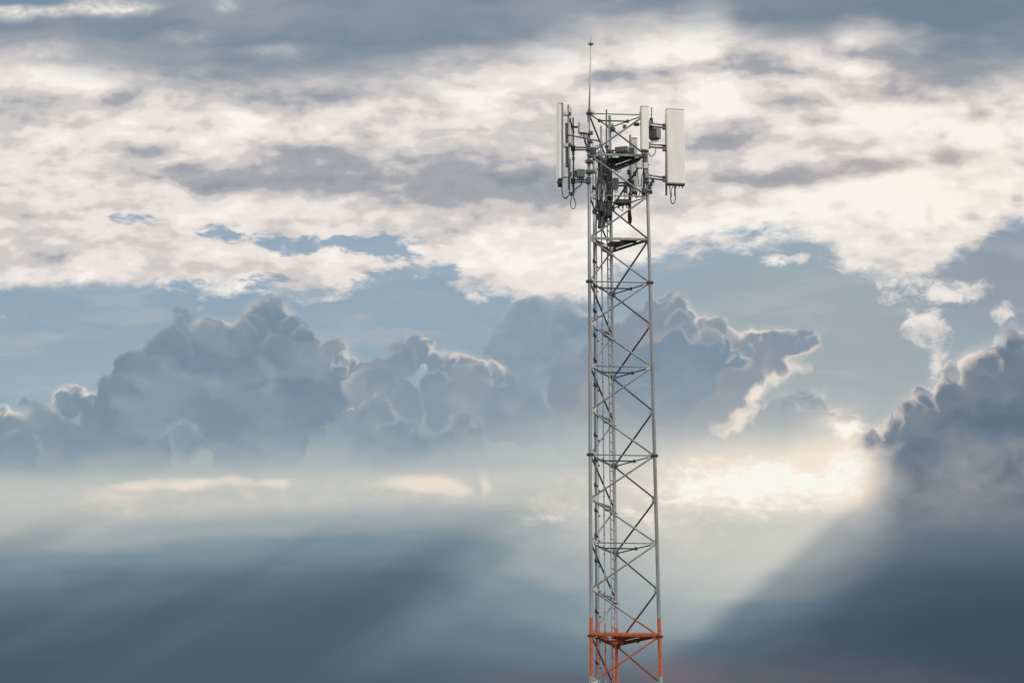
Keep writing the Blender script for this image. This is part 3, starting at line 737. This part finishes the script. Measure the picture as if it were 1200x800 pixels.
# the blue-grey upper layer
topl = curve(X, [(-200, 60), (0, 62), (60, 66), (120, 80), (250, 98), (380, 106), (450, 94), (560, 74), (700, 44), (760, 32), (800, 24), (850, 34), (900, 62), (960, 66), (1005, 46), (1060, 68), (1120, 92), (1200, 104), (1400, 100)], -200, 1400, -20, 140)
ntop = nz(XYs, 140, 44, 61, detail=4, rough=.5) - .5
tm = ss(-34, 40, topl - Y + ntop * 60)
topc = mixc(ss(.3, .7, nz(XYs, 170, 46, 67, detail=4)), srgb(118, 134, 151), srgb(153, 159, 169))
topc = mixc(ss(75, 15, Y) * ss(740, 940, X) * .7, topc, srgb(113, 129, 143))
topc = mixc(blobs(XYs, [(490, 35, 280, 75, .7), (160, 34, 150, 34, .6)]), topc, srgb(120, 136, 152))
topc = mixc((fine4 * 2.2 + 1.0) * blobs(XYs, [(24, 14, 60, 15, .85), (80, 14, 60, 11, .6), (140, 6, 80, 17, .9), (270, 4, 26, 14, .4), (60, 58, 60, 16, .5), (225, 42, 60, 14, .2), (330, 60, 60, 14, .25)]), topc, srgb(236, 232, 224))
deckc = mixc(tm, deckc, topc)
deckc = mixc(ss(9, 1, Y + ntop * 14) * ss(100, 60, X), deckc, srgb(120, 142, 162))
sky = mixc(deck, sky, deckc)

# -- cumulus banks: rounded heaps, back to front
def heap(circ, vec): return grouped([(vec, VEC)], False, lambda v: heap_(circ, v))
def heap_(circ, vec):
    d = None
    for (x, y, r) in circ:
        e = r - vm('DISTANCE', vec, (x, y, 0))
        d = e if d is None else mth('SMOOTH_MAX', d, e, 5.0)
    return d
fadeN = (nz(XYs, 120, 40, 91, detail=3) - .5) * 50
def bank(sky, circ, body, rimcol, rim, rim_w, vec, fade=(508, 564), edge=(-1.6, 3.6), inner=None, seed=1.0):
    d = heap(circ, vec)
    tex = nz(vec, 70, 50, seed * 11 + 2, detail=3)
    fd = ss(fade[1], fade[0], Y + fadeN)
    a = ss(edge[0], edge[1], d) * fd
    col = body if inner is None else mixc(ss(.34, .66, tex + ss(8, 70, d) * .2 - .06), body, inner)
    col = mixc(ss(435, 535, Y + fadeN * .6) * .32, col, srgb(155, 170, 177))
    w2 = mx(.18, tex * 3.2 - .75)
    rel = (nz(vec, 64, 50, seed * 5 + 1, detail=2) - nz(vec, 64, 50, seed * 5 + 1, detail=2, off=(-11, 14))) * ss(2, 34, d)
    col = mixc(cl(rel * .7), col, srgb(186, 190, 192))
    col = mixc(cl(rel * -.8), col, srgb(104, 126, 144))
    rimf = mth('POWER', ss(rim_w * 1.15, -1.0, d / w2), 1.5) * mn(rim * 1.15, 1.0)
    halo = ss(-9.0, 0.0, d) * rim * .18
    sky = mixc(halo * fd, sky, rimcol)
    return mixc(a, sky, mixc(rimf, col, rimcol)), d
c_ = lambda *t: list(t)
RIM = srgb(247, 233, 219)
sky, _ = bank(sky, c_((622, 385, 36), (652, 380, 34), (600, 425, 40), (668, 402, 36), (640, 450, 70), (700, 420, 50), (700, 470, 80)), srgb(132, 152, 169), srgb(205, 208, 208), blobs(XY, [(690, 370, 60, 60, .9), (640, 350, 120, 60, .3), (640, 420, 140, 110, .15)]), 14, XYb, inner=srgb(144, 160, 173), seed=1)
sky, _ = bank(sky, c_((12, 500, 26), (50, 486, 22), (78, 470, 18), (96, 470, 18), (140, 462, 30), (165, 436, 32), (192, 408, 26), (215, 396, 24), (240, 398, 26), (258, 396, 24), (285, 398, 24), (306, 366, 20), (320, 366, 18), (326, 388, 28), (345, 400, 22), (350, 412, 28), (386, 420, 20), (398, 414, 13), (330, 440, 60), (240, 460, 66), (150, 500, 60), (50, 545, 66), (400, 455, 42), (300, 510, 60), (352, 470, 40)),
              srgb(118, 138, 156), RIM, blobs(XY, [(90, 462, 50, 34, 1.1), (10, 476, 40, 20, .9), (340, 385, 55, 75, .7), (300, 362, 40, 40, .35), (405, 425, 40, 45, .8), (255, 375, 50, 20, .6), (190, 400, 90, 60, .15)]), 9, XYb, inner=srgb(138, 153, 166), seed=2)
sky = mixc(blobs(XYb, [(310, 480, 130, 40, .55), (120, 500, 150, 36, .3), (400, 500, 80, 24, .3)]) * ss(560, 510, Y), sky, srgb(120, 142, 157))
sky, _ = bank(sky, c_((484, 408, 17), (496, 410, 13), (470, 424, 20), (450, 438, 22), (425, 452, 24), (508, 424, 12), (515, 452, 26), (512, 434, 15), (525, 428, 17), (540, 428, 15), (562, 438, 17), (580, 440, 14), (540, 470, 46), (450, 480, 46), (600, 486, 40)),
              srgb(132, 149, 164), RIM, blobs(XY, [(500, 412, 24, 40, .8), (535, 425, 40, 34, .9), (575, 432, 36, 26, 1.0), (478, 395, 60, 30, .3), (420, 440, 40, 30, .4), (590, 445, 14, 18, .5)]), 9, XYb, inner=srgb(145, 158, 169), seed=3)
sky, _ = bank(sky, c_((444, 488, 22), (446, 512, 36), (536, 526, 36), (424, 500, 18), (405, 496, 14), (545, 505, 24), (525, 512, 20), (480, 516, 22), (212, 516, 24), (196, 524, 18), (180, 540, 20), (30, 545, 34), (500, 540, 40), (440, 540, 40)),
              srgb(138, 154, 166), srgb(182, 188, 189), blobs(XY, [(440, 478, 80, 60, .6), (540, 495, 70, 50, .5), (210, 505, 60, 50, .5), (40, 530, 60, 60, .35)]), 10, XYb, (505, 550), edge=(-4, 9), seed=4)
RT = srgb(136, 148, 161)
sky, _ = bank(sky, c_((770, 372, 20), (790, 366, 18), (800, 378, 18), (826, 392, 20), (842, 390, 14), (878, 397, 15), (896, 408, 22), (914, 408, 21), (930, 406, 19), (944, 406, 14), (954, 408, 9), (903, 422, 26), (870, 440, 32), (848, 420, 34), (852, 462, 28), (838, 482, 20), (822, 498, 16), (800, 440, 60), (760, 430, 66), (740, 480, 70), (690, 460, 50)),
              RT, RIM, blobs(XY, [(880, 400, 110, 50, .9), (930, 430, 70, 50, 1.1), (880, 478, 50, 55, 1.3), (850, 505, 40, 30, 1.1), (800, 365, 60, 40, 1.0)]), 9.5, XYb, (495, 545), inner=srgb(154, 157, 162), seed=5)
sky, _ = bank(sky, c_((848, 408, 14), (820, 412, 15), (836, 420, 20), (860, 424, 12), (870, 432, 10), (790, 412, 24), (800, 440, 40), (770, 450, 50)), srgb(124, 143, 160), srgb(222, 219, 211), blobs(XY, [(835, 405, 60, 30, .65), (868, 425, 22, 18, .8), (790, 395, 40, 30, .45)]), 8, XYb, (470, 530), inner=srgb(136, 150, 163), seed=6)
sky = mixc(blobs(XYb, [(815, 475, 70, 40, .6), (760, 490, 80, 30, .4)]), sky, srgb(118, 140, 157))
sky = mixc(ss(.25, 1.1, blobs(XYb, [(935, 432, 30, 14, .7), (905, 450, 28, 18, .8), (886, 472, 22, 28, 1.1), (866, 494, 26, 20, 1.1), (848, 506, 22, 14, .9)]) + wn * 1.1) * .9, sky, srgb(250, 236, 220))
sky, _ = bank(sky, c_((892, 494, 14), (912, 482, 14), (930, 474, 13), (946, 474, 13), (962, 476, 13), (974, 484, 9), (978, 500, 6), (920, 505, 26), (950, 505, 24)), srgb(146, 160, 169), RIM, blobs(XY, [(945, 465, 60, 26, .6), (985, 495, 22, 40, 1.2), (890, 490, 24, 24, .8)]), 8, XYb, (478, 525), inner=srgb(160, 170, 175), seed=7)

# single billows standing out of the banks, each with its own lit brow, dissolving downwards
def puffs(sky, lst, body=(124, 143, 159), fill=.85):
    def f(c, v, w):
        for (x, y, r, k) in lst: c = puff(c, v, w, x, y, r, k, body, fill)
        return c
    return grouped([(sky, COL), (XYb, VEC), (broken, FLT)], True, f)
broken = ss(.30, .66, nz(XYb, 22, 17, 97, detail=3, rough=.6)) * 1.4 + .08
def puff(sky, vec, w, x, y, r, k, body, fill):
    pv = vm('SUBTRACT', vec, (x, y, 0))
    e = r - vm('LENGTH', pv)
    upn = ss(r * .55, -r * .75, vm('DOT_PRODUCT', pv, (-.28, .96, 0)))
    a = ss(-2.5, 4.5, e) * upn
    rimf = ss(3.0 + r * .42, -1.0, e)
    rimf = rimf * rimf * w * (k if k > .6 else k * .62)
    return mixc(a * fill, sky, mixc(rimf, srgb(*body), RIM))
sky = puffs(sky, [(205, 402, 22, .22), (170, 430, 24, .12), (215, 378, 18, .25), (250, 384, 16, .45), (300, 386, 22, .2), (308, 360, 14, .3), (322, 356, 12, .3), (345, 380, 15, .6), (354, 394, 14, .5), (328, 412, 26, .15),
                     (386, 412, 19, .6), (400, 428, 10, .95), (402, 420, 9, .9), (90, 462, 16, 1.0), (74, 465, 11, .9), (104, 461, 9, .9), (28, 473, 9, .8), (6, 479, 10, .9), (130, 455, 22, .12), (140, 446, 14, .1)])
sky = puffs(sky, [(620, 376, 28, .12), (592, 400, 24, .1), (668, 368, 20, .35), (655, 398, 17, .28), (640, 424, 14, .22), (660, 440, 22, .15)], (136, 154, 169), fill=.6)
sky = puffs(sky, [(470, 412, 18, .3), (488, 403, 15, .5), (500, 402, 10, .75), (426, 432, 12, .45), (527, 428, 12, .95), (545, 434, 14, .6), (560, 440, 15, .45), (578, 436, 14, .95), (506, 448, 18, .3), (445, 450, 22, .12), (590, 456, 20, .2),
                     (795, 362, 14, .75), (780, 354, 11, .6), (808, 392, 14, .6), (796, 386, 20, .45), (842, 388, 15, .8), (828, 410, 22, .5), (880, 398, 13, .9), (905, 404, 16, .6), (940, 398, 14, .75), (952, 404, 9, .9), (920, 408, 16, .35), (860, 428, 9, .8), (870, 420, 12, .4)], (130, 146, 160))
sky = puffs(sky, [(442, 484, 24, .5), (409, 482, 8, .95), (424, 490, 13, .3), (462, 510, 20, .3), (538, 506, 22, .42), (520, 514, 15, .25), (556, 512, 14, .3), (212, 512, 22, .4), (192, 524, 16, .25), (228, 522, 14, .2), (22, 530, 34, .25), (372, 510, 13, .3), (490, 520, 16, .2), (700, 500, 26, .12), (740, 470, 22, .15),
                     (892, 478, 10, .95), (940, 474, 20, .6), (962, 480, 16, .65), (925, 484, 12, .4), (976, 488, 9, .95)], (126, 146, 160), fill=.7)

sky = mixc(blobs(XYs, [(650, 530, 190, 60, .5), (330, 560, 380, 36, .35), (740, 535, 120, 46, .4)]), sky, srgb(186, 193, 191))
# -- bright break near the hidden sun, and cream streaks in the haze
nb = nz(XYs, 64, 26, 71, detail=4, rough=.58) - .5
glow = blobs(XYs, [(905, 562, 170, 50, .8), (930, 575, 120, 36, .5), (885, 548, 100, 36, .45), (985, 530, 46, 80, 1.0), (1005, 505, 40, 22, .8), (1015, 560, 40, 56, .6), (790, 566, 120, 26, .35), (850, 580, 160, 46, .3), (830, 600, 320, 100, .45), (690, 585, 260, 70, .3)])
gl = glow + (nb * 1.9 + fine4 * 1.5) * ss(0, .5, glow)
sky = mixc(blobs(XY, [(890, 570, 420, 150, .55)]) * ss(1120, 1020, X), sky, srgb(222, 215, 203))
halo = blobs(XYs, [(900, 562, 230, 74, .85), (985, 535, 80, 100, .7), (1010, 575, 60, 60, .4), (850, 575, 320, 100, .35)])
sky = mixc(ss(.05, 1.25, halo + nb * .35 * ss(0, .4, halo)) * .9, sky, srgb(253, 238, 220))
sky = mixc(ss(.1, 1.5, gl) * .55, sky, srgb(250, 232, 213))
sky = mixc(ss(.7, 1.7, gl), sky, srgb(255, 252, 240))
fl = blobs(XYs, [(168, 566, 50, 12, .8), (215, 562, 40, 13, .9), (262, 563, 76, 10, .7), (328, 562, 28, 10, .9), (135, 582, 70, 24, .5), (470, 566, 66, 13, .7), (500, 564, 42, 17, 1.0), (528, 570, 26, 16, .8), (568, 566, 12, 20, .7), (250, 578, 300, 50, .45), (530, 576, 220, 54, .42)])
sky = mixc(ss(.1, 1.5, fl + (nb * .8 + fine4 * .6) * ss(0, .5, fl)) * .8, sky, srgb(248, 231, 214))

# -- dark cumulus on the right
dR = heap(c_((1192, 418, 22), (1168, 428, 18), (1134, 444, 17), (1022, 522, 15), (1210, 440, 46), (1150, 448, 34), (1118, 462, 26), (1108, 446, 12), (1120, 480, 34), (1084, 478, 15), (1070, 492, 20), (1056, 508, 24), (1040, 518, 20), (1100, 530, 56), (1180, 520, 86), (1070, 556, 50), (1080, 590, 60), (1130, 610, 90), (1210, 610, 110), (1300, 480, 120)), XYb)
XYb0 = XYb
texR = nz(XYb, 80, 50, 95, detail=4)
rimR = blobs(XY, [(1180, 385, 50, 40, .9), (1130, 430, 50, 60, 1.1), (1090, 470, 70, 40, 1.0), (1040, 510, 50, 36, 1.0)])
wR = ss(495, 560, Y) * 75.0 + 5.0
sky = mixc(ss(-14, 0, dR) * rimR * .3, sky, RIM)
aR = ss(0, 1, (dR + wR * .35) / wR)
colR = mixc(ss(.35, .65, texR), srgb(106, 120, 136), srgb(122, 132, 143))
colR = mixc(blobs(XYb, [(1170, 500, 100, 34, .6), (1180, 455, 60, 30, .4)]), colR, srgb(94, 109, 128))
colR = mixc(ss(515, 575, Y + nb * 70), colR, mixc(ss(.36, .64, texR), srgb(110, 119, 132), srgb(136, 138, 142)))
relR = (nz(XYb, 60, 44, 96, detail=2) - nz(XYb, 60, 44, 96, detail=2, off=(12, 13))) * ss(4, 40, dR)
colR = mixc(cl(relR * 1.2), colR, srgb(158, 160, 164))
colR = mixc(cl(relR * -1.6), colR, srgb(80, 94, 114))
colR = mixc(ss(12, -1, dR / mx(.35, texR * 2.2 - .1)) * rimR, colR, RIM)
sky = mixc(aR * ss(720, 620, Y + nb * 60), sky, colR)

sky = puffs(sky, [(1188, 408, 17, .85), (1152, 436, 17, .8), (1112, 444, 15, .95), (1080, 473, 15, .95), (1062, 488, 10, .8), (1044, 500, 12, .95), (1024, 515, 11, .95), (1150, 470, 26, .12)], (108, 121, 137), fill=.75)

# -- cloud shadow below the right bank, its edge running from the hidden sun up on the right
q2 = (X - 1918.0) / (Y + 217.0) + nl * .015
rsh = (ss(-1.17, -1.115, q2) * .62 + ss(-1.11, -.97, q2) * .38) * ss(552, 640, Y + nb * 40)
rcol = ramp(Y, [(540, (138, 141, 145)), (590, (122, 130, 138)), (640, (92, 106, 122)), (690, (66, 84, 104)), (740, (56, 73, 94)), (800, (60, 72, 89))], 500, 900)
sky = mixc(rsh * (ss(800, 1060, X + nb * 60) * .40 + .56), sky, rcol)
sky = mixc(rsh * ss(900, 1220, X + nb * 120) * ss(610, 730, Y) * .7, sky, srgb(46, 60, 80))
shaft = ss(-1.60, -1.47, q) * ss(-1.05, -1.18, q) * ss(610, 680, Y) * ss(830, 720, Y)
sky = mixc(shaft * .18, sky, srgb(146, 160, 164))
beam = ss(-1.34, -1.19, q2) * ss(-1.12, -1.17, q2) * ss(590, 630, Y) * ss(800, 640, Y)
sky = mixc(beam * .68, sky, srgb(208, 207, 199))
sky = mixc(ss(-1.47, -1.60, q) * ss(-2.0, -1.75, q) * ss(640, 720, Y) * .5, sky, srgb(72, 93, 110))
cq = NN.new('ShaderNodeCombineXYZ'); LL.new((q2 * 1000.0).s, cq.inputs[0]); LL.new(Y.s, cq.inputs[1])
ray = nz(E(cq.outputs[0]), 150, 1400, 85, detail=1.5, rough=.4) - .5
rayw = ss(560, 660, Y) * ss(860, 700, Y) * ss(-1.15, -1.3, q2)
sky = mixc(cl(ray * 2.2) * rayw * .26, sky, srgb(150, 163, 169))
sky = mixc(cl(ray * -2.2) * rayw * .55, sky, srgb(62, 84, 103))
pk = blobs(XYs, [(930, 752, 60, 20, .3), (900, 792, 270, 52, .55), (710, 805, 240, 56, .45), (790, 790, 80, 40, .4), (580, 800, 140, 40, .3), (1100, 805, 180, 36, .3)])
sky = mixc(ss(.0, 1.2, pk + nb * .4 * ss(0, .3, pk)) * .75, sky, srgb(118, 103, 106))

# -- the rest of the dome: pale broken overcast, away from the measured quarter
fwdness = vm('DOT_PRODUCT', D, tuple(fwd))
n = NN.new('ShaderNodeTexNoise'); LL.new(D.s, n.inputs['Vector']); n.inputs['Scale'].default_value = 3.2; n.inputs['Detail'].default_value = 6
hot = lambda *c: tuple(v * 1.35 for v in srgb(*c)[:3]) + (1,)  # unseen sky boosted above the visible part to brighten the tower's panels
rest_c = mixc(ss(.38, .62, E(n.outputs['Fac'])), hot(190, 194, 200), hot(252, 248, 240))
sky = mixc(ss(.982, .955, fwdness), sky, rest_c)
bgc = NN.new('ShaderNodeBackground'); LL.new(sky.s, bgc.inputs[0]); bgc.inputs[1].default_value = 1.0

SUN_AZ, SUN_EL = 128.0, 38.0                    # degrees clockwise from north, and up
st = NN.new('ShaderNodeTexSky'); st.sky_type = 'NISHITA'; st.sun_disc = False
st.sun_elevation = R(SUN_EL); st.sun_rotation = R(SUN_AZ); st.air_density = 1.2; st.dust_density = 2.0
bgs = NN.new('ShaderNodeBackground'); LL.new(st.outputs[0], bgs.inputs[0]); bgs.inputs[1].default_value = 0.10
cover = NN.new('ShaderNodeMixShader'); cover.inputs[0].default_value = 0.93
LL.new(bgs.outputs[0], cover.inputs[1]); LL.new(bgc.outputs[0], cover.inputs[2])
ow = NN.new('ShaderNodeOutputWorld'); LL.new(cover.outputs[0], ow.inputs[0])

sl = bpy.data.lights.new('sun', 'SUN'); sl.energy = 1.1; sl.angle = R(10); sl.color = (1, .95, .88)
so = bpy.data.objects.new('sun', sl); C.objects.link(so)
d = -Vector((math.sin(R(SUN_AZ)) * math.cos(R(SUN_EL)), math.cos(R(SUN_AZ)) * math.cos(R(SUN_EL)), math.sin(R(SUN_EL))))
so.rotation_euler = d.to_track_quat('-Z', 'Y').to_euler(); so.location = (30, -30, 60)

S.view_settings.view_transform = 'Standard'; S.view_settings.look = 'None'; S.view_settings.gamma = 1; S.view_settings.exposure = 0
S.view_settings.use_curve_mapping = False
S.render.engine = 'CYCLES'; S.cycles.max_bounces = 6
S.cycles.use_adaptive_sampling = True; S.cycles.adaptive_threshold = 0.015; S.cycles.adaptive_min_samples = 4
W.cycles.sampling_method = 'MANUAL'; W.cycles.sample_map_resolution = 256
